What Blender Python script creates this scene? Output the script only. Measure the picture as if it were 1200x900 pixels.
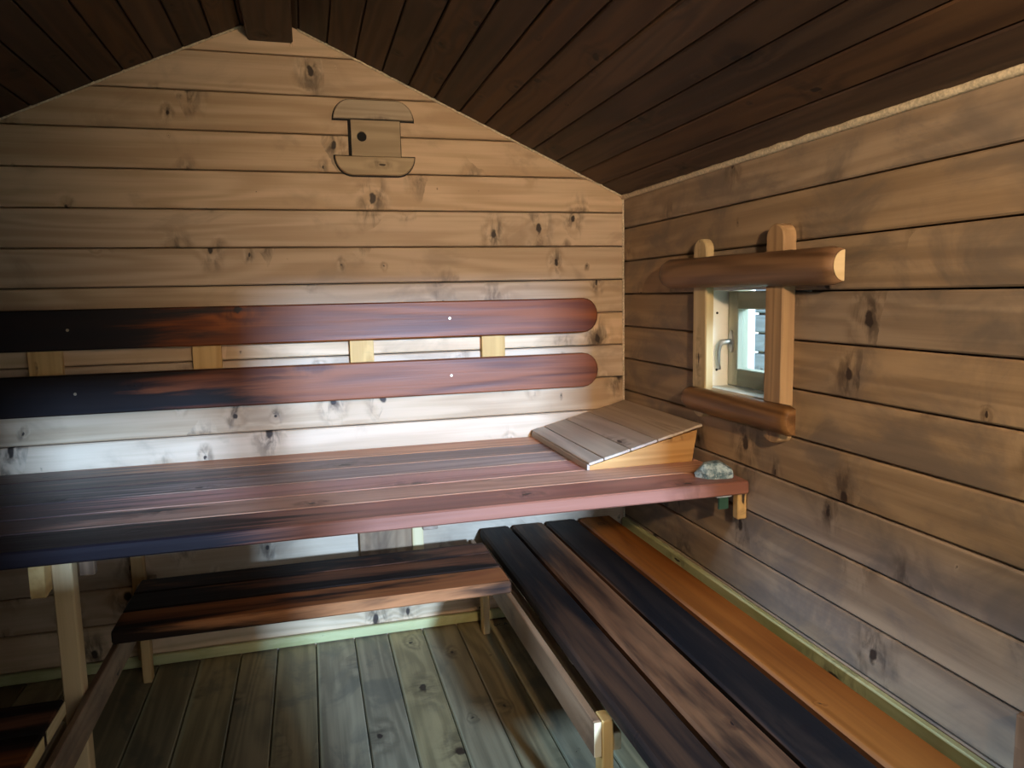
import bpy, bmesh, math, random
from mathutils import Matrix, Vector, noise as mnoise
random.seed(7)
S = bpy.context.scene
for o in list(bpy.data.objects): bpy.data.objects.remove(o)
COL = S.collection

# ------------------------------------------------------------------ camera
# world: corner of back wall and right wall = origin, X right, Y towards the back wall, Z up (metres)
CAM = Vector((-1.38475, -3.1175, 1.45))
PITCH, YAW, ROLL, FPX = math.radians(6.8602), math.radians(15.2883), math.radians(1.20565), 868.63
fwd = Vector((math.sin(YAW)*math.cos(PITCH), math.cos(YAW)*math.cos(PITCH), -math.sin(PITCH)))
rgt = Vector((math.cos(YAW), -math.sin(YAW), 0)); dwn = fwd.cross(rgt)
r2 = rgt*math.cos(ROLL) + dwn*math.sin(ROLL); d2 = -rgt*math.sin(ROLL) + dwn*math.cos(ROLL)
cd = bpy.data.cameras.new('camera'); cam = bpy.data.objects.new('camera', cd); COL.objects.link(cam)
m = Matrix((r2, -d2, -fwd)).transposed().to_4x4(); m.translation = CAM; cam.matrix_world = m
cd.sensor_width = 36; cd.lens = FPX/1200*36; cd.clip_start = .02; S.camera = cam

def B(px, py, ax, v):                       # pixel of the photograph -> point on the plane coordinate[ax] = v
    d = r2*((px-600)/FPX) + d2*((py-450)/FPX) + fwd
    return CAM + d*((v-CAM[ax])/d[ax])

# ------------------------------------------------------------------ world, daylight, exposure
W = bpy.data.worlds.new('world'); S.world = W; W.use_nodes = True
bg = W.node_tree.nodes['Background']; bg.inputs[0].default_value = (.80, .90, 1, 1); bg.inputs[1].default_value = 3.0
S.view_settings.view_transform = 'Standard'; S.view_settings.look = 'None'
S.view_settings.gamma = 1; S.view_settings.use_curve_mapping = False; S.view_settings.exposure = 0.0

def area(name, loc, target, sx, sy, power, col, roll=0):
    l = bpy.data.lights.new(name, 'AREA'); l.shape = 'RECTANGLE'; l.size = sx; l.size_y = sy; l.energy = power; l.color = col
    o = bpy.data.objects.new(name, l); COL.objects.link(o); o.location = loc
    q = (Vector(target)-Vector(loc)).to_track_quat('-Z', 'Y'); o.rotation_euler = (q.to_matrix() @ Matrix.Rotation(roll, 3, 'Z')).to_euler()
    return o
YF = -3.75                                  # front wall with the doorway
DX0, DX1, DZ = -.735, -.03, 1.835          # doorway
VX0, VX1, VZ0, VZ1 = -1.23, -.80, 1.36, 1.625   # added unseen opening beside it that shapes the daylight
# daylight from the open sky outside the doorway
area('daylight', (.28, -8.5, 2.35), (-.9, -1.0, .9), .34, .34, 1750, (.36, .60, 1.0))
# wide, weak sky light through the same doorway
area('sky_light', (-.55, -5.4, 2.6), (-.3, -2.5, .7), 1.0, .8, 55, (.58, .78, 1.0))
# daylight outside the small window of the right wall
area('window_daylight', (1.3, -1.9, 2.1), (.06, -.85, 1.25), 0.8, .8, 110, (.62, .80, 1.0))
# daylight through the small window in the left wall
SY0, SY1, SZ0, SZ1 = -1.86, -1.36, 1.08, 1.35
area('side_daylight', (-4.76, -1.62, 1.78), (-2.93, -1.61, 1.25), .3, .3, 260, (.42, .63, 1.0))

# ------------------------------------------------------------------ helpers
def tag(o, label=None, cat=None, group=None, kind=None):
    if label: o['label'] = label
    if cat: o['category'] = cat
    if group: o['group'] = group
    if kind: o['kind'] = kind
    return o
def empty(name, loc, label=None, cat=None, group=None, kind=None):
    o = bpy.data.objects.new(name, None); COL.objects.link(o); o.location = loc; o.empty_display_size = .05
    return tag(o, label, cat, group, kind)
WM = {}
def place(o, mw, parent):
    if parent is not None:
        pw = WM[parent.name] if parent.name in WM else Matrix.Translation(parent.location)
        o.parent = parent; o.matrix_parent_inverse = Matrix.Identity(4); o.matrix_basis = pw.inverted() @ mw
    else:
        o.matrix_basis = mw
    WM[o.name] = mw.copy()
def mesh_of(bm, smooth=False):
    me = bpy.data.meshes.new('mesh'); bmesh.ops.recalc_face_normals(bm, faces=bm.faces); bm.to_mesh(me); bm.free()
    if smooth:
        for p in me.polygons: p.use_smooth = True
    return me
def obj(name, me, mat, parent=None, mw=None):
    o = bpy.data.objects.new(name, me); COL.objects.link(o)
    if mat and not me.materials: me.materials.append(mat)
    place(o, mw or Matrix.Identity(4), parent)
    return o
def frame(o, ex, ey, ez):
    mm = Matrix((Vector(ex).normalized(), Vector(ey).normalized(), Vector(ez).normalized())).transposed().to_4x4(); mm.translation = Vector(o); return mm
def prism_mesh(poly, t, ch=0, mode='all'):
    """polygon in local xy, thickness t along local z (0..t); front edges bevelled"""
    bm = bmesh.new()
    f = bm.faces.new([bm.verts.new((x, y, 0)) for x, y in poly])
    r = bmesh.ops.extrude_face_region(bm, geom=[f])
    vs = [e for e in r['geom'] if isinstance(e, bmesh.types.BMVert)]
    bmesh.ops.translate(bm, vec=(0, 0, t), verts=vs)
    if ch:
        es = [e for e in bm.edges if all(v in vs for v in e.verts)]
        if mode == 'h': es = [e for e in es if abs(e.verts[0].co.y-e.verts[1].co.y) < 1e-5]
        if mode == 'full':
            es = list(bm.edges)
        bmesh.ops.bevel(bm, geom=es, offset=ch, segments=1 if mode != 'full' else 2, affect='EDGES', clamp_overlap=True)
    return mesh_of(bm)
CACHE = {}
def plank_mesh(L, Wd, T, ch, mat):
    k = (round(L, 4), round(Wd, 4), round(T, 4), ch, mat.name)
    if k not in CACHE:
        bm = bmesh.new(); c = ch
        a, b = Wd/2, T/2
        sec = [(-a+c, -b), (a-c, -b), (a, -b+c), (a, b-c), (a-c, b), (-a+c, b), (-a, b-c), (-a, -b+c)]
        # two light steps at the ends so the arris is broken there as well
        rings = []
        for x, s in ((-L/2, 1), (-L/2+c, 0), (L/2-c, 0), (L/2, 1)):
            rings.append([bm.verts.new((x, y*(1-s*c/a*.7), z*(1-s*c/b*.7))) for y, z in sec])
        for r0, r1 in zip(rings, rings[1:]):
            for i in range(8): bm.faces.new((r0[i], r0[(i+1) % 8], r1[(i+1) % 8], r1[i]))
        bm.faces.new(rings[0]); bm.faces.new(rings[-1])
        me = mesh_of(bm); me.materials.append(mat); CACHE[k] = me
    return CACHE[k]
def box(name, x0, x1, y0, y1, z0, z1, mat, parent=None, ch=.003, along=None):
    """axis aligned board; local x follows its longest side (or `along`)"""
    d = [x1-x0, y1-y0, z1-z0]; c = ((x0+x1)/2, (y0+y1)/2, (z0+z1)/2)
    ax = 'xyz'.index(along) if along else d.index(max(d))
    rest = [i for i in range(3) if i != ax]; rest.sort(key=lambda i: -d[i])
    E3 = [Vector((1, 0, 0)), Vector((0, 1, 0)), Vector((0, 0, 1))]
    ex, ey = E3[ax], E3[rest[0]]; ez = ex.cross(ey)
    return obj(name, plank_mesh(d[ax], d[rest[0]], d[rest[1]], min(ch, min(d)*.3), mat), None, parent, frame(c, ex, ey, ez))
def tube_mesh(pts, rad, n=10):
    bm = bmesh.new(); rings = []
    pts = [Vector(p) for p in pts]
    for i, p in enumerate(pts):
        t = (pts[min(i+1, len(pts)-1)]-pts[max(i-1, 0)]).normalized()
        u = t.orthogonal().normalized() if i == 0 else (u-t*u.dot(t)).normalized()
        v = t.cross(u); r = rad[i] if isinstance(rad, (list, tuple)) else rad
        rings.append([bm.verts.new(p+(u*math.cos(k*2*math.pi/n)+v*math.sin(k*2*math.pi/n))*r) for k in range(n)])
    for a, b in zip(rings, rings[1:]):
        for k in range(n): bm.faces.new((a[k], a[(k+1) % n], b[(k+1) % n], b[k]))
    bm.faces.new(rings[0]); bm.faces.new(rings[-1])
    return mesh_of(bm, True)
def disc_mesh(r, t, n=16):
    return prism_mesh([(r*math.cos(i*2*math.pi/n), r*math.sin(i*2*math.pi/n)) for i in range(n)], t, r*.15)

# ------------------------------------------------------------------ materials
class NT:
    def __init__(s, name):
        s.m = bpy.data.materials.new(name); s.m.use_nodes = True; s.t = s.m.node_tree; s.n = s.t.nodes; s.b = s.n['Principled BSDF']
    def new(s, typ, **kw):
        nd = s.n.new(typ)
        for k, v in kw.items(): setattr(nd, k, v)
        return nd
    def put(s, sock, v):
        if isinstance(v, bpy.types.NodeSocket): s.t.links.new(v, sock)
        elif isinstance(v, tuple) and sock.type == 'RGBA' and len(v) == 3: sock.default_value = (*v, 1)
        else: sock.default_value = v
    def math(s, op, a, b=0.0, c=0.0, clamp=False):
        nd = s.new('ShaderNodeMath', operation=op, use_clamp=clamp)
        for i, v in enumerate((a, b, c)): s.put(nd.inputs[i], v)
        return nd.outputs[0]
    def vmath(s, op, a, b):
        nd = s.new('ShaderNodeVectorMath', operation=op); s.put(nd.inputs[0], a); s.put(nd.inputs[1], b); return nd.outputs[0]
    def noise(s, vec, scale, detail=3, rough=.55, dist=0):
        nd = s.new('ShaderNodeTexNoise'); s.put(nd.inputs['Vector'], vec); nd.inputs['Scale'].default_value = scale
        nd.inputs['Detail'].default_value = detail; nd.inputs['Roughness'].default_value = rough; nd.inputs['Distortion'].default_value = dist
        return nd.outputs['Fac']
    def ramp(s, v, lo, hi, a=0., b=1.):
        nd = s.new('ShaderNodeMapRange', interpolation_type='SMOOTHSTEP')
        for i, x in enumerate((v, lo, hi, a, b)): s.put(nd.inputs[i], x)
        return nd.outputs[0]
    def mix(s, fac, a, b, mode='MIX'):
        nd = s.new('ShaderNodeMix', data_type='RGBA', blend_type=mode)
        s.put(nd.inputs[0], fac); s.put(nd.inputs[6], a); s.put(nd.inputs[7], b); return nd.outputs[2]

def wood(name, c1, c2, knot=(.035, .02, .012), kd=(3.6, 3.0), ksize=.075, kamt=1., var=.25, rough=.55, bump=.25,
         soot_shade=None, sscale=(1.6, 9, 9), wear_light=None, ring=55, halo=.55, spec=.35, grey=None):
    N = NT(name)
    tc = N.new('ShaderNodeTexCoord').outputs['Object']; rnd = N.new('ShaderNodeObjectInfo').outputs['Random']
    off = N.new('ShaderNodeCombineXYZ')
    for i, k in enumerate((37.3, 91.7, 53.1)): N.put(off.inputs[i], N.math('MULTIPLY', rnd, k))
    p = N.vmath('ADD', tc, off.outputs[0])
    g1 = N.noise(N.vmath('MULTIPLY', p, (1.3, 60, 60)), 1, 5, .65)
    g2 = N.noise(N.vmath('MULTIPLY', p, (.8, 14, 14)), 1, 4, .55, .4)
    # knots
    kv = N.vmath('MULTIPLY', p, (kd[0], kd[1], 0.0))
    wob = N.new('ShaderNodeTexNoise'); N.put(wob.inputs['Vector'], p); wob.inputs['Scale'].default_value = 22; wob.inputs['Detail'].default_value = 3
    kv2 = N.vmath('ADD', kv, N.vmath('MULTIPLY', N.vmath('SUBTRACT', wob.outputs['Color'], (.5, .5, .5)), (.10, .16, 0.0)))
    vo = N.new('ShaderNodeTexVoronoi', voronoi_dimensions='2D', feature='F1'); N.put(vo.inputs['Vector'], kv2); vo.inputs['Scale'].default_value = 1
    vo.inputs['Randomness'].default_value = .9
    d = vo.outputs['Distance']; sep = N.new('ShaderNodeSeparateColor'); N.put(sep.inputs[0], vo.outputs['Color'])
    size = N.math('MULTIPLY', N.ramp(sep.outputs[0], .18, 1.0), ksize)
    rel = N.math('DIVIDE', d, N.math('ADD', size, .0005))
    core = N.math('MULTIPLY', N.ramp(rel, 1.0, .55), kamt, clamp=True)
    hal = N.math('MULTIPLY', N.ramp(rel, 6.0, .6), N.ramp(N.noise(N.vmath('MULTIPLY', p, (26, 11, 11)), 1, 4, .6, .5), .40, .66))
    # growth rings bend round the knots
    rg = N.noise(N.vmath('MULTIPLY', p, (.45, 5, 5)), 1, 2, .5, .3)
    rg = N.math('ADD', rg, N.math('MULTIPLY', N.ramp(rel, 6, 0), .12))
    rg = N.math('MULTIPLY_ADD', N.math('SINE', N.math('MULTIPLY', rg, float(ring))), .5, .5)
    f = N.math('ADD', N.math('MULTIPLY', g2, .55), N.math('ADD', N.math('MULTIPLY', g1, .35), N.math('MULTIPLY', rg, .16)))
    col = N.mix(N.ramp(f, .36, .70), c1, c2)
    if grey:                                           # blotchy weathering: (colour, lo, hi, amount)
        gn = N.noise(N.vmath('MULTIPLY', p, (3.2, 5, 5)), 1, 5, .6, .6)
        col = N.mix(N.math('MULTIPLY', N.ramp(gn, grey[1], grey[2]), grey[3]), col, grey[0])
    col = N.mix(N.math('MULTIPLY', hal, halo), col, knot)
    col = N.mix(N.math('MULTIPLY', core, .97), col, knot)
    hs = N.new('ShaderNodeHueSaturation'); N.put(hs.inputs['Color'], col)
    N.put(hs.inputs['Value'], N.math('MULTIPLY_ADD', rnd, 2*var, 1-var))
    r7 = N.math('FRACT', N.math('MULTIPLY', rnd, 7.31)); N.put(hs.inputs['Saturation'], N.math('MULTIPLY_ADD', r7, .24, .88))
    col = hs.outputs[0]
    sx = N.new('ShaderNodeSeparateXYZ'); N.put(sx.inputs[0], tc)
    if wear_light:                                           # (colour, half width, band) worn arrises, also painted edge light
        e = N.math('ADD', N.math('MULTIPLY', sx.outputs[1], -1.0), N.math('MULTIPLY', N.math('SUBTRACT', g2, .5), .03))
        col = N.mix(N.math('MULTIPLY', N.ramp(e, wear_light[1]-wear_light[2], wear_light[1]), wear_light[3] if len(wear_light) > 3 else .8), col, wear_light[0])
    if soot_shade:                                           # soot, gradient also paints shade: (colour, amount, lo, hi, gradient along board, offset)
        sn = N.noise(N.vmath('MULTIPLY', p, sscale), 1, 5, .6, .5)
        sn = N.math('ADD', sn, N.math('MULTIPLY', N.math('SUBTRACT', sx.outputs[0], soot_shade[5]), soot_shade[4]))
        col = N.mix(N.math('MULTIPLY', N.ramp(sn, soot_shade[2], soot_shade[3]), soot_shade[1]), col, soot_shade[0])
    N.put(N.b.inputs['Base Color'], col)
    N.put(N.b.inputs['Roughness'], N.math('MULTIPLY_ADD', g1, .25, rough-.12)); N.b.inputs['Specular IOR Level'].default_value = spec
    bp = N.new('ShaderNodeBump'); bp.inputs['Strength'].default_value = bump; bp.inputs['Distance'].default_value = .004
    N.put(bp.inputs['Height'], N.math('ADD', N.math('MULTIPLY', g1, .7), N.math('ADD', N.math('MULTIPLY', rg, .25), N.math('MULTIPLY', core, .6))))
    N.put(N.b.inputs['Normal'], bp.outputs[0])
    return N.m
def plain(name, c, rough=.5, metal=0, nz=0, scale=30):
    N = NT(name); N.b.inputs['Roughness'].default_value = rough; N.b.inputs['Metallic'].default_value = metal
    tc = N.new('ShaderNodeTexCoord').outputs['Object']; n = N.noise(tc, scale, 5)
    N.put(N.b.inputs['Base Color'], N.mix(N.ramp(n, .3, .7), tuple(x*(1-nz) for x in c), tuple(min(1, x*(1+nz)) for x in c)))
    return N.m

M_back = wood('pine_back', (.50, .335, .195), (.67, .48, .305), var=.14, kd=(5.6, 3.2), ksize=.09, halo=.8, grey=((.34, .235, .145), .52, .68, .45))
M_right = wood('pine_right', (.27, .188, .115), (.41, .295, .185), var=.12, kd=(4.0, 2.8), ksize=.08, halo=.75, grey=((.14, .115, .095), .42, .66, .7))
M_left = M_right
M_floor = wood('pine_floor', (.215, .165, .085), (.37, .285, .15), var=.16, kd=(2.2, 4.0), ksize=.085, grey=((.13, .115, .075), .5, .65, .6), ring=70, wear_light=((.42, .38, .22), .073, .012, .75))  # pale edge band paints the light caught along raised seams
M_ceil = wood('ceiling_stain', (.032, .016, .009), (.072, .037, .018), knot=(.009, .005, .004), var=.35, kd=(3, 5), rough=.6)
M_beam = wood('beam_stain', (.035, .018, .010), (.075, .038, .018), knot=(.012, .007, .005), var=.05, rough=.6)
M_pale = wood('pale_pine', (.60, .42, .20), (.74, .55, .30), var=.12, kd=(2, 9), ksize=.08)
M_honey = wood('honey_pine', (.50, .29, .10), (.66, .42, .17), var=.08, kd=(2, 9), ksize=.07)
M_trim = wood('green_pine', (.42, .40, .20), (.56, .53, .28), var=.06, kd=(2, 9), ksize=.08, grey=((.30, .28, .10), .45, .7, .6))
M_log = wood('stained_log', (.10, .046, .018), (.25, .13, .058), var=.04, kd=(2, 3), ksize=.06, ring=70, rough=.45)
M_headtop = wood('headrest_slat', (.42, .33, .25), (.55, .45, .35), var=.05, kd=(1.5, 7), ksize=.05)
M_headside = wood('headrest_side', (.42, .225, .085), (.55, .32, .13), var=.05, kd=(1.5, 7), ksize=.03)
M_backrest = wood('backrest_stain', (.11, .026, .008), (.27, .075, .020), knot=(.02, .01, .008), var=.08, kd=(2, 3), ksize=.05, rough=.42,
                  sscale=(1.2, 16, 16), soot_shade=((.010, .009, .010), .97, .50, .74, -.62, -.05), spec=.3)  # dark stain plus painted shade: left end blackened as though unlit
def bench_mat(n, c1, c2, grad=-.45, lo=.50, hi=.68, amt=.85, wr=(.42, .22, .12), wamt=.6, off=-.2, sc=(.022, .021, .030)):  # bluish sc puts the cool daylight cast into the soot colour
    return wood(n, c1, c2, knot=(.03, .014, .012), var=.06, kd=(2, 3), ksize=.05, rough=.42, spec=.35, bump=.35,
                wear_light=(wr, .080, .034, wamt), sscale=(.9, 26, 26), soot_shade=(sc, amt, lo, hi, grad, off))  # soot streaks plus a tone gradient, darker towards the left end
M_ub = [bench_mat('bench_a', (.44, .18, .10), (.64, .33, .20), lo=.58, hi=.74), bench_mat('bench_b', (.14, .075, .065), (.27, .16, .14)),
        bench_mat('bench_c', (.26, .16, .14), (.48, .34, .30)), bench_mat('bench_d', (.42, .16, .12), (.62, .28, .22)),
        bench_mat('bench_e', (.48, .20, .11), (.70, .36, .22), lo=.56, hi=.72), bench_mat('bench_f', (.26, .088, .062), (.42, .155, .10), grad=-.6, wr=(.20, .075, .035), off=.12, amt=.97, sc=(.009, .008, .012))]  # bench_f: front face colour darkened against daylight, left end blackened as unlit
def low_mat(n, c1, c2, lo, hi, amt=.96, wr=(.30, .14, .07), wamt=.5, hw=.075):
    return wood(n, c1, c2, knot=(.02, .01, .008), var=.03, kd=(2, 2.5), ksize=.05, rough=.58, spec=.12, bump=.3, wear_light=(wr, hw, .008, wamt), sscale=(.9, 8, 8), soot_shade=((.008, .007, .007), amt, lo, hi, 0, 0))
M_step = low_mat('step_stain', (.12, .045, .022), (.22, .085, .04), .35, .54, wr=(.42, .18, .075), wamt=.7, hw=.076)
M_stepf = low_mat('step_front_stain', (.28, .10, .045), (.40, .155, .065), .46, .64, wr=(.46, .19, .075), wamt=.95, hw=.072)
M_rb = [low_mat('plank_black', (.035, .020, .013), (.075, .038, .021), .34, .58), low_mat('plank_brown', (.12, .050, .022), (.20, .090, .038), .44, .66, .92),
        low_mat('plank_char', (.014, .010, .008), (.03, .018, .012), .35, .6), low_mat('plank_orange', (.22, .075, .023), (.35, .130, .040), .54, .74, .9)]
M_fascia = wood('fascia_stain', (.24, .135, .072), (.38, .235, .135), var=.08, kd=(1.4, 6), grey=((.10, .055, .03), .45, .7, .7))
M_dark = plain('dark_gap', (.012, .010, .009), .9)
M_dim = wood('sheathing', (.10, .07, .05), (.15, .11, .08), var=.02)
M_white = plain('white_paint', (.80, .80, .74), .45, 0, .03, 8)
M_sash = wood('sash_pine', (.33, .33, .25), (.45, .45, .35), var=.03, kd=(2, 8), ksize=.06)
M_metal = plain('brushed_metal', (.65, .65, .66), .3, 1, .05, 80)
M_brass = plain('screw_metal', (.75, .62, .42), .35, 1, .05, 80)
M_caulk = plain('caulk', (.62, .52, .36), .9, 0, .25, 120)
M_ink = plain('ink', (.03, .035, .04), .8)
M_green = plain('green_plastic', (.03, .08, .05), .4)

# ------------------------------------------------------------------ shell
XL = -2.93; XR = 0.0; RX, RZ = -1.465, 2.533; EZ = 1.873
SL = (RZ-EZ)/(XR-RX)
TH = .10                                              # log thickness
def roof(x): return RZ-abs(x-RX)*SL
SP = .1466; GAP = .005
def structure(name, me, mat): return tag(obj(name, me, mat), kind='structure')
def sheath(name, pts, t, ez, mat=None):
    """flat panel through pts (world), thickness t along ez"""
    bm = bmesh.new(); ez = Vector(ez)*t
    a = [bm.verts.new(p) for p in pts]; b = [bm.verts.new(Vector(p)+ez) for p in pts]
    bm.faces.new(a); bm.faces.new(b)
    for i in range(len(a)): bm.faces.new((a[i], a[(i+1) % len(a)], b[(i+1) % len(a)], b[i]))
    return structure(name, mesh_of(bm), mat or M_dim)

floor = sheath('floor', [(XL-.1, .1, -.03), (.1, .1, -.03), (.1, YF-.1, -.03), (XL-.1, YF-.1, -.03)], .06, (0, 0, -1), M_dark)
wall_back = sheath('wall_back', [(XL-.1, TH-.012, -.03), (.1, TH-.012, -.03), (.1, TH-.012, roof(0)), (RX, TH-.012, RZ+.05), (XL-.1, TH-.012, roof(0))], .05, (0, 1, 0))
# window opening in the right wall
WY0, WY1, WZ0, WZ1 = -.725, -1.165, 1.095, 1.462
bm = bmesh.new()
def slab(bm, x0, x1, y0, y1, z0, z1):
    v = [bm.verts.new((x, y, z)) for x in (x0, x1) for y in (y0, y1) for z in (z0, z1)]
    for q in ((0, 1, 3, 2), (4, 6, 7, 5), (0, 4, 5, 1), (2, 3, 7, 6), (0, 2, 6, 4), (1, 5, 7, 3)): bm.faces.new([v[i] for i in q])
X0, X1 = TH-.012, TH+.04
slab(bm, X0, X1, .1, WY0+.02, -.03, EZ+.02); slab(bm, X0, X1, WY1-.02, YF-.1, -.03, EZ+.02)
slab(bm, X0, X1, WY0+.02, WY1-.02, -.03, WZ0-.02); slab(bm, X0, X1, WY0+.02, WY1-.02, WZ1+.02, EZ+.02)
wall_right = structure('wall_right', mesh_of(bm), M_dim)
bm = bmesh.new(); X0, X1 = XL-TH+.012, XL-TH-.04
slab(bm, X0, X1, .1, SY1, -.03, EZ+.02); slab(bm, X0, X1, SY0, YF-.1, -.03, EZ+.02); slab(bm, X0, X1, SY1, SY0, -.03, SZ0); slab(bm, X0, X1, SY1, SY0, SZ1, EZ+.02)
wall_left = structure('wall_left', mesh_of(bm), M_dim)
bm = bmesh.new()
slab(bm, XL-.1, VX0, YF, YF-.1, -.03, EZ); slab(bm, VX1, DX0, YF, YF-.1, -.03, EZ); slab(bm, VX0, VX1, YF, YF-.1, -.03, VZ0); slab(bm, VX0, VX1, YF, YF-.1, VZ1, EZ); slab(bm, DX1, .1, YF, YF-.1, -.03, EZ); slab(bm, DX0, DX1, YF, YF-.1, DZ, EZ)
v = [bm.verts.new((x, y, z)) for y in (YF, YF-.1) for x, z in ((XL-.1, EZ), (.1, EZ), (RX, RZ+.05))]
for q in ((0, 1, 2), (3, 5, 4), (0, 3, 4, 1), (1, 4, 5, 2), (2, 5, 3, 0)): bm.faces.new([v[i] for i in q])
wall_front = structure('wall_front', mesh_of(bm), M_right)
bm = bmesh.new()                                      # roof boarding above the planks
for s in (-1, 1):
    xe = RX+s*1.62
    a = [(RX, .16, RZ+.024), (xe, .16, roof(xe)+.024), (xe, YF-.2, roof(xe)+.024), (RX, YF-.2, RZ+.024)]
    va = [bm.verts.new(p) for p in a]; vb = [bm.verts.new((p[0], p[1], p[2]+.05)) for p in a]
    bm.faces.new(va); bm.faces.new(vb)
    for i in range(4): bm.faces.new((va[i], va[(i+1) % 4], vb[(i+1) % 4], vb[i]))
ceiling = structure('ceiling', mesh_of(bm), M_dark)

def wall_log(name, poly, fr, mat, parent, mode='h'):
    cx = sum(p[0] for p in poly)/len(poly); cy = (min(p[1] for p in poly)+max(p[1] for p in poly))/2
    me = prism_mesh([(x-cx, y-cy) for x, y in poly], TH, .0045, mode)
    return obj(name, me, mat, parent, fr @ Matrix.Translation((cx, cy, -TH)))
# back wall: local x = world X, y = Z, z towards the room (-Y)
FB = frame((0, 0, 0), (1, 0, 0), (0, 0, 1), (0, -1, 0))
z0 = .923-7*SP
k = 0
while True:
    a, b = z0+k*SP+.0022, z0+(k+1)*SP-.0022; k += 1
    if a > RZ-.02: break
    if b < 0: continue
    a = max(a, -.02)
    def xr(z): return min(XR+.0, RX+(RZ-z)/SL)
    def xl(z): return max(XL, RX-(RZ-z)/SL)
    bb = min(b, RZ-.004)
    poly = [(xl(a), a), (xr(a), a)]
    if a < EZ < b: poly += [(XR, EZ)]
    poly += [(xr(bb), bb), (xl(bb), bb)] if bb < RZ-.01 else [(RX, bb)]
    if a < EZ < b: poly += [(XL, EZ)]
    wall_log('log', poly, FB, M_back, wall_back)
# right wall: local x = -Y (towards the camera), y = Z, z = -X
FR = frame((0, 0, 0), (0, -1, 0), (0, 0, 1), (-1, 0, 0))
FL = frame((XL, 0, 0), (0, 1, 0), (0, 0, 1), (1, 0, 0))
zz = [-.02, .128, .274, .42, .566, .717, .8655, 1.008, 1.154, 1.299, 1.443, 1.588, 1.733, EZ]
for a, b in zip(zz, zz[1:]):
    a += GAP/2; b -= GAP/2
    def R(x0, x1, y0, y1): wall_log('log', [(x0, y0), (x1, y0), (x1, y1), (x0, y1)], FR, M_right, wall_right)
    LR = -YF
    if b < WZ0 or a > WZ1: R(0, LR, a, b)
    else:
        R(0, -WY0, a, b); R(-WY1, LR, a, b)
        if a < WZ0-.01: R(-WY0+.001, -WY1-.001, a, WZ0)
        if b > WZ1+.01: R(-WY0+.001, -WY1-.001, WZ1, b)
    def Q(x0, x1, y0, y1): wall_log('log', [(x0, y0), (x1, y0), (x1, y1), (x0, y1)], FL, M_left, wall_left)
    if b < SZ0 or a > SZ1: Q(YF, 0, a, b)
    else:
        Q(YF, SY0, a, b); Q(SY1, 0, a, b)
        if a < SZ0-.01: Q(SY0+.001, SY1-.001, a, SZ0)
        if b > SZ1+.01: Q(SY0+.001, SY1-.001, SZ1, b)
# floor boards
xs = [-2.95, -2.80, -2.65, -2.50, -2.345, -2.188, -2.032, -1.877, -1.717, -1.573, -1.42, -1.26, -1.118, -.967, -.815, -.676, -.525, -.375, -.225, -.075, .03]
for a, b in zip(xs, xs[1:]):
    box('floor_board', a+.0018, b-.0018, YF, .02, -.032, 0, M_floor, floor, .004, 'y')
# ceiling boards
cw = .1045
for s in (-1, 1):
    d = Vector((s*1.0, 0, -SL)).normalized(); nrm = Vector((-s*SL, 0, -1)).normalized() if s > 0 else Vector((SL, 0, -1)).normalized()
    Ltot = 1.53*math.sqrt(1+SL*SL); w = cw*math.sqrt(1+SL*SL); i = 0
    while i*w < Ltot:
        c = Vector((RX, 0, RZ))+d*((i+.5)*w)-nrm*.011
        c.y = (YF+.10)/2+.0
        obj('ceiling_board', plank_mesh(-YF+.10+.1, w-.005, .022, .004, M_ceil), None, ceiling, frame(c, (0, 1, 0), d, Vector((0, 1, 0)).cross(d)))
        i += 1
box('ridge_beam', -1.549, -1.383, YF-.05, .02, 2.434, 2.60, M_beam, ceiling, .006, 'y')

# caulking strips
def ragged_strip(name, p0, p1, r, seed, mat):
    n = 140; pts = []; rad = []
    p0, p1 = Vector(p0), Vector(p1)
    for i in range(n+1):
        t = i/n; p = p0.lerp(p1, t)
        nz = mnoise.noise((t*60, seed, 0)); nz2 = mnoise.noise((t*19, seed, 5))
        pts.append(p+Vector((0, 0, nz*.0025))); rad.append(r*(1+.35*nz+.3*nz2))
    o = obj(name, tube_mesh(pts, rad, 6), mat); return tag(o, kind='structure')
ragged_strip('trim_1', (-.004, 0, EZ-.003), (-.004, YF+.02, EZ-.003), .012, 1, M_caulk)
ragged_strip('trim_2', (XR-.01, -.003, EZ+.002), (RX+.1, -.003, roof(RX+.1)-.003), .0045, 2, M_caulk)
ragged_strip('trim_3', (RX-.1, -.003, roof(RX-.1)-.003), (XL, -.003, roof(XL)), .0045, 3, M_caulk)
ragged_strip('trim_4', (-.004, -.004, 0), (-.004, -.004, EZ), .0045, 4, M_caulk)
# baseboards
tag(box('baseboard_back', XL, 0, -.022, 0, .006, .048, M_trim, None, .004), kind='structure')
tag(box('baseboard_right', -.024, 0, -3.6, -.023, .20, .415, M_trim, None, .005), kind='structure')

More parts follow.
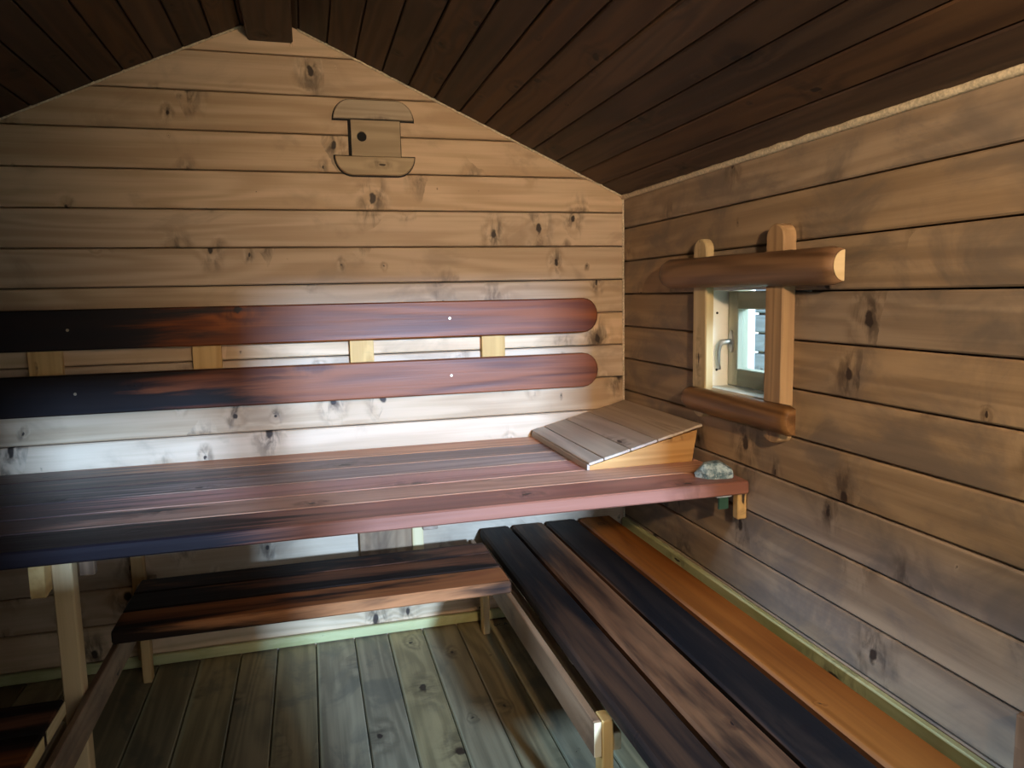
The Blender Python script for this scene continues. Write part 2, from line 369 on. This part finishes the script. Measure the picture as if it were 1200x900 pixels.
# ------------------------------------------------------------------ upper bench
ub = empty('upper_bench', (-1.5, -.5, 0), 'wide upper sauna bench of six worn reddish boards along the back wall', 'bench')
UZ = .824; ys = [-.012, -.176, -.348, -.518, -.690, -.848, -1.018]
for i, (a, b) in enumerate(zip(ys, ys[1:])):
    box('bench_board', XL+.005, -.004, b+.002, a-.002, UZ-.045, UZ, M_ub[i], ub, .005, 'x')
box('cross_bearer', -2.120, -2.082, -.99, -.02, .685, .779, M_honey, ub, .003)
box('cross_bearer', -1.06, -1.01, -.80, -.02, .70, .779, M_fascia, ub, .003)
box('post', -2.081, -2.031, -.945, -.895, 0.0, .779, M_honey, ub, .004)
box('bracket', -2.030, -1.99, -.890, -.865, .70, .779, M_log, ub, .003)
box('back_post', -2.095, -2.05, -.05, -.002, .05, .779, M_honey, ub, .003)
box('back_post', -1.22, -1.00, -.035, -.002, .30, .779, M_fascia, ub, .003)
box('back_post', -.998, -.95, -.03, -.002, .30, .779, M_pale, ub, .003)
box('support_block', -.036, -.002, -1.0, -.968, .690, .779, M_honey, ub, .003)
box('tag_strip', -.105, -.05, -.985, -.970, .766, .779, M_white, ub, .001); box('tag', -.095, -.06, -.982, -.972, .725, .766, M_green, ub, .001)

# ------------------------------------------------------------------ lower benches
LZ = .43
sb = empty('step_bench', (-1.36, -.4, 0), 'low step bench of three sooty brown boards under the upper bench', 'bench')
se = [-.196, -.335, -.495, -.652]
for i, (a, b) in enumerate(zip(se, se[1:])):
    box('bench_board', -2.028, -.727, b+.003, a-.003, LZ-.045, LZ, M_stepf if i == 2 else M_step, sb, .006, 'x')

def trestle(par, xo, s, mat, rail0=-.05):
    """side frame of a low bench: outer fascia board, two legs, inner rail; s = +1 right bench, -1 left bench"""
    def bx(n, a, b, *r): return box(n, min(xo+s*a, xo+s*b), max(xo+s*a, xo+s*b), *r)
    bx('fascia_board', 0, .020, -1.485, -.02, .285, .383, mat, par, .003, 'y')
    for y in (-.15, -1.49):
        bx('leg', .021, .052, y, y+.05, 0, .383, M_honey, par, .003, 'z')
    bx('inner_rail', .053, .075, -1.487, rail0, .295, .345, M_pale, par, .003, 'y')
    bx('end_grain', .0005, .0195, -1.4885, -1.4851, .288, .380, M_pale, par, .0005, 'z')
rb = empty('plank_bench', (-.4, -1.0, 0), 'long low bench of four dark stained planks along the window wall', 'bench')
px = [(-.700, -.566), (-.552, -.408), (-.395, -.252), (-.235, -.082)]
for i, (a, b) in enumerate(px):
    box('bench_board', a, b, -2.06, -.02, LZ-.045, LZ, M_rb[i], rb, .008, 'y')
trestle(rb, -.745, 1, M_fascia)
for y in (-.30, -1.05, -1.85): box('cross_bearer', -.66, -.03, y, y+.045, .30, .384, M_fascia, rb, .003, 'x')
box('wall_leg', -.07, -.03, -.45, -.40, 0, .30, M_honey, rb, .003, 'z'); box('wall_leg', -.07, -.03, -1.85, -1.805, 0, .30, M_honey, rb, .003, 'z')
lb = empty('side_bench', (-2.4, -1.3, 0), 'low bench of short crossways boards beside the upper bench post', 'bench')
for i, (a, b) in enumerate(((-1.045, -1.20), (-1.208, -1.36), (-1.368, -1.52), (-1.528, -1.68), (-1.688, -1.84), (-1.848, -2.0))):
    bd = box('bench_board', XL+.005, -2.046, b, a, LZ-.045, LZ, M_step, lb, .005, 'x')
    box('end_grain', -2.0458, -2.0435, b+.006, a-.006, LZ-.040, LZ-.005, M_pale, bd, .0004, 'y')
trestle(sb, -2.01, -1, M_fascia, -1.0)
box('support_rail', -2.62, -2.57, -2.0, -1.05, .30, .384, M_fascia, lb, .003)
box('leg', -2.615, -2.575, -1.95, -1.90, 0, .30, M_honey, lb, .003, 'z'); box('leg', -2.615, -2.575, -1.15, -1.10, 0, .30, M_honey, lb, .003, 'z')
# post at the end of the plank bench
tag(box('end_post', -.062, -.026, -2.078, -2.038, 0, .60, M_fascia, None, .004), 'slim pine post standing at the end of the low plank bench', 'post')

# ------------------------------------------------------------------ backrest
bk = empty('backrest', (-1.5, 0, 1.05), 'dark red-brown backrest of two long rounded boards on the back wall', 'backrest')
def backrest_board(zc, h):
    L0, L1 = XL+.03, -.150; r = h*.5; pts = [(L0, -h/2)]; n = 10
    for i in range(n+1):
        a = -math.pi/2+math.pi*i/n; pts.append((L1-r*.9+math.cos(a)*r*.9, math.sin(a)*r))
    pts.append((L0, h/2)); cx = (L0+L1)/2
    me = prism_mesh([(x-cx, y) for x, y in pts], .03, .005)
    return obj('backrest_board', me, M_backrest, bk, frame((cx, -.030, zc), (1, 0, 0), (0, 0, 1), (0, -1, 0)))
bo = [backrest_board(1.355, .150), backrest_board(1.114, .150)]
for a, b in ((-2.382, -2.271), (-1.820, -1.715), (-1.223, -1.127), (-.670, -.568)):
    box('spacer_block', a, b, -.030, -.001, 1.06, 1.41, M_honey, bk, .002, 'z')


for j, (x, y) in enumerate(((79, 387), (527, 373), (88, 462), (529, 440))):
    q = B(x, y, 1, -.06)
    obj('screw', disc_mesh(.0055, .002), M_brass, bo[j//2], frame((q.x, -.0598, q.z), (1, 0, 0), (0, 0, 1), (0, -1, 0)))
# ------------------------------------------------------------------ air vent
vn = empty('air_vent', (-1.09, 0, 1.94), 'sliding wooden air vent with a finger hole, high on the back wall', 'vent')
def rail(flip, x0, x1, z0, z1, grow, y0, t, name, mat):
    r = (z1-z0)*.95+grow; n = 8; x0 -= grow; x1 += grow; z0 -= grow; z1 += grow; h = z1-z0
    pts = [(x0, z0)] + [(x1, z0)]
    for i in range(n+1):
        a = math.pi/2*i/n; pts.append((x1-r+math.cos(a)*r, z0+math.sin(a)*h))
    for i in range(n+1):
        a = math.pi/2+math.pi/2*i/n; pts.append((x0+r+math.cos(a)*r, z0+math.sin(a)*h))
    if flip: pts = [(x, z0+z1-z) for x, z in pts][::-1]
    ded = []
    for q in pts:
        if not ded or (abs(q[0]-ded[-1][0])+abs(q[1]-ded[-1][1])) > 1e-5: ded.append(q)
    if abs(ded[0][0]-ded[-1][0])+abs(ded[0][1]-ded[-1][1]) < 1e-5: ded.pop()
    cx, cz = (x0+x1)/2, (z0+z1)/2
    return obj(name, prism_mesh([(x-cx, z-cz) for x, z in ded], t, 0 if grow else .003), mat, vn, frame((cx, y0, cz), (1, 0, 0), (0, 0, 1), (0, -1, 0)))
M_vent = wood('vent_pine', (.36, .26, .15), (.48, .36, .22), var=.05, kd=(3, 9), ksize=.05)
for fl, zz_ in ((0, (2.158, 2.230)), (1, (1.940, 2.012))):
    rail(fl, -1.245, -.930, *zz_, .006, 0, .004, 'shadow_gap', M_dark)  # dark plate around the rail stands in for the shaded gap
    rail(fl, -1.245, -.930, *zz_, 0, -.004, .020, 'rail', M_vent)
box('shadow_gap', -1.190, -.980, -.004, 0, 2.010, 2.158, M_dark, vn, .0005)
# panel with a real hole: outer square bridged to a circle
bm = bmesh.new(); n = 24; hx, hz, hr = -1.137, 2.089, .019; px0, px1, pz0, pz1 = -1.178, -.984, 2.014, 2.153
def sq(a):
    dx, dz = math.cos(a), math.sin(a)
    t = min(((px1-hx) if dx > 0 else (px0-hx))/dx if abs(dx) > 1e-9 else 9, ((pz1-hz) if dz > 0 else (pz0-hz))/dz if abs(dz) > 1e-9 else 9)
    return (hx+dx*t, hz+dz*t)
angs = sorted([i*2*math.pi/n for i in range(n)]+[math.atan2(z-hz, x-hx) % (2*math.pi) for x in (px0, px1) for z in (pz0, pz1)])
pcx, pcz = (px0+px1)/2, (pz0+pz1)/2
rg = []
for y in (0, .014):
    rg.append(([bm.verts.new((sq(a)[0]-pcx, sq(a)[1]-pcz, y)) for a in angs], [bm.verts.new((hx+math.cos(a)*hr-pcx, hz+math.sin(a)*hr-pcz, y)) for a in angs]))
na = len(angs)
for i in range(na):
    j = (i+1) % na
    for (o_, in_) in rg: bm.faces.new((o_[i], o_[j], in_[j], in_[i]))
    bm.faces.new((rg[0][0][i], rg[0][0][j], rg[1][0][j], rg[1][0][i])); bm.faces.new((rg[0][1][i], rg[0][1][j], rg[1][1][j], rg[1][1][i]))
obj('sliding_panel', mesh_of(bm), M_vent, vn, frame((pcx, -.004, pcz), (1, 0, 0), (0, 0, 1), (0, -1, 0)))

# ------------------------------------------------------------------ window
wn = empty('window_1', (.08, -.945, WZ0), kind='structure')
SX = .078                                             # inner face of the sash
JT = .012
box('jamb', 0, .18, WY0-JT, WY0-.0005, WZ0, WZ1, M_white, wn, .001, 'z')
box('jamb', 0, .18, WY1+.0005, WY1+JT, WZ0, WZ1, M_white, wn, .001, 'z')
box('head_jamb', 0, .18, WY1+JT, WY0-JT, WZ1-JT, WZ1-.0005, M_white, wn, .001, 'y')
box('window_sill', -.002, .18, WY1+JT, WY0-JT, WZ0+.0005, WZ0+JT, M_white, wn, .001, 'y')
for z in (1.37, 1.165):
    obj('screw', disc_mesh(.0045, .0015, 10), M_dark, wn, frame((.035, WY0-JT, z), (1, 0, 0), (0, 0, 1), (0, -1, 0)))
sa = empty('sash', (SX, -.945, WZ0+JT)); place(sa, Matrix.Translation((SX, -.945, WZ0+JT)), wn)
a0, a1, b0, b1 = WY0-JT-.002, WY1+JT+.002, WZ0+JT+.004, WZ1-JT-.004; fw = .062
box('stile', SX, SX+.045, a0-fw, a0, b0, b1, M_sash, sa, .003, 'z'); box('stile', SX, SX+.045, a1, a1+fw, b0, b1, M_sash, sa, .003, 'z')
box('top_rail', SX, SX+.045, a1+fw, a0-fw, b1-fw, b1, M_sash, sa, .003, 'y'); box('bottom_rail', SX, SX+.045, a1+fw, a0-fw, b0, b0+fw, M_sash, sa, .003, 'y')
Ng = NT('window_glass'); tr = Ng.new('ShaderNodeBsdfTransparent'); gs = Ng.new('ShaderNodeBsdfGlossy'); mx = Ng.new('ShaderNodeMixShader')
tr.inputs[0].default_value = (.92, .97, .97, 1); gs.inputs['Roughness'].default_value = .02; mx.inputs[0].default_value = .06
Ng.t.links.new(tr.outputs[0], mx.inputs[1]); Ng.t.links.new(gs.outputs[0], mx.inputs[2]); Ng.t.links.new(mx.outputs[0], Ng.n['Material Output'].inputs['Surface'])
box('pane', SX+.02, SX+.024, a1+fw, a0-fw, b0+fw, b1-fw, Ng.m, sa, .0005, 'y')
# handle
hd = obj('handle', tube_mesh([(SX-.001, -.768, 1.268), (SX-.02, -.768, 1.268), (SX-.040, -.766, 1.267), (SX-.048, -.760, 1.255), (SX-.05, -.755, 1.23), (SX-.047, -.752, 1.195), (SX-.040, -.752, 1.168)],
         [.009, .009, .0095, .010, .0095, .008, .006], 10), M_metal, sa)
pl = prism_mesh([(.014*math.cos(i*math.pi/8), .040*math.sin(i*math.pi/8)) for i in range(16)], .007, .002)
obj('handle_plate', pl, M_metal, hd, frame((SX, -.768, 1.268), (0, -1, 0), (0, 0, 1), (-1, 0, 0)))
# outer casing boards around the window outside
box('outer_casing', .18, .20, WY0, WY0+.09, WZ0-.08, WZ1+.08, M_white, wn, .002, 'z'); box('outer_casing', .18, .20, WY1-.09, WY1, WZ0-.08, WZ1+.08, M_white, wn, .002, 'z')

# rustic surround
ws = empty('window_surround', (0, -.945, .98), 'rustic window surround of two flat posts and two half-round logs', 'window frame')
def flat_post(y0, y1, z0, z1, t, mat):
    w = abs(y1-y0)/2; n = 10; pts = []
    for i in range(n+1):
        a = math.pi*i/n; pts.append((math.cos(a)*w, z1-w*.9+math.sin(a)*w*.9))
    for i in range(n+1):
        a = math.pi+math.pi*i/n; pts.append((math.cos(a)*w, z0+w*.7+math.sin(a)*w*.7))
    cz = (z0+z1)/2; cy = (y0+y1)/2
    pts = [(z-cz, -x) for x, z in pts]                # local x along the post
    return obj('post', prism_mesh(pts, t, .004), mat, ws, frame((0, cy, cz), (0, 0, 1), (0, 1, 0), (-1, 0, 0)))
M_postA = wood('post_pale', (.48, .36, .18), (.64, .50, .28), var=.03, kd=(2, 9), ksize=.08)
M_postB = wood('post_amber', (.28, .155, .06), (.46, .27, .105), var=.03, kd=(2, 9), ksize=.05, ring=80)
flat_post(-.770, -.680, .995, 1.632, .030, M_postA)
flat_post(-1.225, -1.138, .985, 1.642, .042, M_postB)
def half_log(ya, yb, za, zb, ra, rb_, x0, mat, name):
    """half-round log lying along Y; flat side towards the wall at x = x0; rounded nose at the near end"""
    bm = bmesh.new(); n = 14; K = 26; rings = []
    for k in range(K+1):
        t = k/K; y = ya+(yb-ya)*t; r = ra+(rb_-ra)*t; zc = za+(zb-za)*t
        e = min(t*abs(yb-ya), (1-t)*abs(yb-ya)); e0 = .03
        q = 1 if e > e0 else (.82+.18*math.sqrt(max(0, 1-(1-e/e0)**2)))
        nz = 1+.03*mnoise.noise((y*4, zc, 3))
        rings.append([bm.verts.new((x0-math.sin(math.pi*i/n)*r*q*.82*nz, y, zc-math.cos(math.pi*i/n)*r*q*nz)) for i in range(n+1)])
    for a, b in zip(rings, rings[1:]):
        for i in range(n): bm.faces.new((a[i], a[i+1], b[i+1], b[i]))
        bm.faces.new((a[n], a[0], b[0], b[n]))
    bm.faces.new(rings[0]); bm.faces.new(rings[-1])
    c = Vector((x0, (ya+yb)/2, (za+zb)/2)); fr = frame(c, (0, 1, 0), (0, 0, 1), (1, 0, 0))
    bmesh.ops.transform(bm, matrix=fr.inverted(), verts=bm.verts)
    me = mesh_of(bm)
    for p in me.polygons: p.use_smooth = len(p.vertices) == 4
    o = obj(name, me, mat, ws, fr)
    return o
half_log(-.505, -1.480, 1.516, 1.508, .054, .050, -.043, M_log, 'top_log')
half_log(-.672, -1.300, 1.062, 1.068, .044, .046, -.043, M_log, 'bottom_log')
# pale saw cut at the near end of the top log
bm = bmesh.new(); bm.faces.new([bm.verts.new((-.043-math.sin(math.pi*i/14)*.033, -1.4812, 1.508-math.cos(math.pi*i/14)*.040)) for i in range(15)])
r = bmesh.ops.extrude_face_region(bm, geom=list(bm.faces)); bmesh.ops.translate(bm, vec=(0, -.002, 0), verts=[e for e in r['geom'] if isinstance(e, bmesh.types.BMVert)])
obj('log_end', mesh_of(bm), M_pale, ws)

# ------------------------------------------------------------------ headrest
hr_ = empty('headrest', (-.24, -.36, UZ), 'slatted wooden wedge headrest lying on the upper bench in the corner', 'headrest')
hx0, hx1 = -.452, -.006; hz0, hz1 = UZ+.024, UZ+.136; hs = (hz1-hz0)/(hx1-hx0)
def wedge(y0, y1, name):
    c = Vector(((hx0+hx1)/2, (y0+y1)/2, UZ))
    pts = [(hx0+.006-c.x, .0005), (hx1-.034-c.x, .0005), (hx1-.012-c.x, hz1-UZ-.016), (hx0+.006-c.x, hz0-UZ-.009)]
    return obj(name, prism_mesh(pts, abs(y1-y0), .001), M_headside, hr_, frame((c.x, max(y0, y1), UZ), (1, 0, 0), (0, 0, 1), (0, -1, 0)))
wedge(-.700, -.682, 'side_panel'); wedge(-.045, -.027, 'side_panel')
sxs = [hx0, -.394, -.291, -.184, -.080, hx1+.003]
ex = Vector((1, 0, hs)).normalized(); nz_ = Vector((-hs, 0, 1)).normalized()
for a, b in zip(sxs, sxs[1:]):
    w = (b-a)*math.sqrt(1+hs*hs)-.003; cx = (a+b)/2
    c = Vector((cx, -.363, hz0+hs*(cx-hx0)))-nz_*.0050+Vector((0, 0, .004))
    obj('slat', plank_mesh(.690, w, .010, .002, M_headtop), None, hr_, frame(c, (0, -1, 0), ex, Vector((0, -1, 0)).cross(ex)))
fx = hx0+.008
box('front_lip', fx-.010, fx, -.700, -.027, UZ+.001, hz0-.002, M_headtop, hr_, .001, 'y')
box('end_panel', hx1-.046, hx1-.034, -.682, -.045, UZ+.001, hz1-.030, M_headside, hr_, .001, 'y')

# ------------------------------------------------------------------ stone
bm = bmesh.new(); bmesh.ops.create_icosphere(bm, subdivisions=4, radius=1)
for v in bm.verts:
    p = v.co.copy()
    q = Vector((p.x*.070, p.y*.038, p.z*.044))
    n1 = mnoise.noise(p*1.7+Vector((3, 1, 8))); n2 = mnoise.noise(p*4.5+Vector((9, 4, 2)))
    q *= 1+.22*n1+.10*n2
    # broken facets
    for nrm, dd in (((.55, 0, .83), .034), ((-.75, .1, .65), .046), ((0, -.9, .45), .030), ((.95, -.1, .2), .055), ((0, 0, -1), .022), ((-.08, 0, 1), .030), ((-.3, .9, .3), .03)):
        nv = Vector(nrm).normalized(); e = q.dot(nv)-dd
        if e > 0: q -= nv*e*.92
    q.z = max(q.z, -.0225); v.co = q
me = mesh_of(bm, False)
N = NT('stone_grey'); tc = N.new('ShaderNodeTexCoord').outputs['Object']
n1 = N.noise(tc, 45, 6, .7); n2 = N.noise(tc, 160, 4, .6)
c_ = N.mix(N.ramp(n1, .38, .62), (.10, .17, .19), (.42, .52, .53)); c_ = N.mix(N.ramp(n2, .60, .72), c_, (.70, .70, .64))
N.put(N.b.inputs['Base Color'], c_); N.b.inputs['Roughness'].default_value = .8
bp = N.new('ShaderNodeBump'); bp.inputs['Strength'].default_value = .6; bp.inputs['Distance'].default_value = .004; N.put(bp.inputs['Height'], n1); N.put(N.b.inputs['Normal'], bp.outputs[0])
st = obj('stone', me, N.m, None, Matrix.Translation((-.083, -.935, UZ+.0225)) @ Matrix.Rotation(math.radians(-22), 4, 'Z'))
tag(st, 'rough blue-grey stone on the end of the upper bench', 'stone')

# ------------------------------------------------------------------ floor stamp
cu = bpy.data.curves.new('stamp', 'FONT'); cu.body = 'UCA'; cu.size = .032; cu.extrude = .0002
tmp = bpy.data.objects.new('stamp_text', cu); COL.objects.link(tmp); bpy.context.view_layer.update()
me = bpy.data.meshes.new_from_object(tmp.evaluated_get(bpy.context.evaluated_depsgraph_get())); bpy.data.objects.remove(tmp)
me.materials.clear(); pt = B(579, 734, 2, 0)
obj('stamp', me, M_ink, floor, Matrix.Translation((pt.x, pt.y, .0004)))

# ------------------------------------------------------------------ doorway, lamp, outside
dr = empty('door_1', (-.67, YF, 0), kind='structure')
box('door_frame', DX0-.06, DX0, YF, YF+.02, 0, DZ+.06, M_honey, dr, .003, 'z'); box('door_frame', DX1, -.002, YF, YF+.02, 0, DZ+.06, M_honey, dr, .003, 'z')
box('door_frame', DX0, DX1, YF, YF+.02, DZ, DZ+.06, M_honey, dr, .003, 'x')
w3 = empty('window_3', (XL, (SY0+SY1)/2, SZ0), kind='structure')
for a, b in ((SY0-.05, SY0), (SY1, SY1+.05)): box('window_frame', XL, XL+.02, a, b, SZ0-.05, SZ1+.05, M_honey, w3, .003, 'z')
for a, b in ((SZ0-.05, SZ0), (SZ1, SZ1+.05)): box('window_frame', XL, XL+.02, SY0, SY1, a, b, M_honey, w3, .003, 'y')
w2 = empty('added_opening', ((VX0+VX1)/2, YF, VZ0), kind='structure')  # unseen opening, added to step the edge of the daylight patch
for a, b in ((VX0-.04, VX0), (VX1, VX1+.04)): box('window_frame', a, b, YF, YF+.02, VZ0-.04, VZ1+.04, M_honey, w2, .003, 'z')
for a, b in ((VZ0-.04, VZ0), (VZ1, VZ1+.04)): box('window_frame', VX0, VX1, YF, YF+.02, a, b, M_honey, w2, .003, 'x')
LX, LZ_ = -.90, 1.90
lp = empty('wall_spotlight', (LX, YF, LZ_), 'small metal spotlight fixed to the wall above the doorway', 'lamp')
obj('base_plate', disc_mesh(.05, .02, 20), M_metal, lp, frame((LX, YF, LZ_), (1, 0, 0), (0, 0, 1), (0, 1, 0)))
obj('arm', tube_mesh([(LX, YF+.02, LZ_), (LX, YF+.06, LZ_)], .01), M_metal, lp)
obj('shade', tube_mesh([(LX, YF+.06, LZ_), (LX, YF+.075, LZ_), (LX+.004, YF+.12, LZ_-.006)], [.02, .045, .055], 20), M_metal, lp)
Nl = NT('lamp_glass'); Nl.b.inputs['Emission Color'].default_value = (1, .70, .42, 1); Nl.b.inputs['Emission Strength'].default_value = 6
obj('bulb_face', disc_mesh(.048, .006, 20), Nl.m, lp, frame((LX+.004, YF+.121, LZ_-.006), (1, 0, 0), (0, 0, 1), (0, 1, 0)))
ll = bpy.data.lights.new('lamp_light', 'SPOT'); ll.energy = 250; ll.color = (1, .72, .46); ll.shadow_soft_size = .05; ll.spot_size = math.radians(80); ll.spot_blend = 1
lo = bpy.data.objects.new('lamp_light', ll); COL.objects.link(lo); lo.location = (LX, YF+.15, LZ_-.01)
lo.rotation_euler = (Vector((.05, 0, 1.55))-lo.location).to_track_quat('-Z', 'Y').to_euler()

M_out = wood('weathered_board', (.15, .185, .21), (.23, .28, .31), var=.15, kd=(1.5, 6))
ob = empty('log_shed', (2.2, -.2, 0), 'weathered grey log shed wall outside the small window', 'shed')
box('backing', 2.26, 2.30, -1.0, 2.34, .3, 2.5, M_dark, ob, .002, 'y')
for i in range(14): box('log', 2.2, 2.32, -1.0, 2.36, .3+i*.16, .3+i*.16+.142, M_out, ob, .01, 'y')
gr = tag(box('ground', -8, 9, -10, 8, -.4, -.3, plain('grass_ground', (.14, .20, .07), .9, 0, .4, 3), None, .01, 'x'), kind='structure')
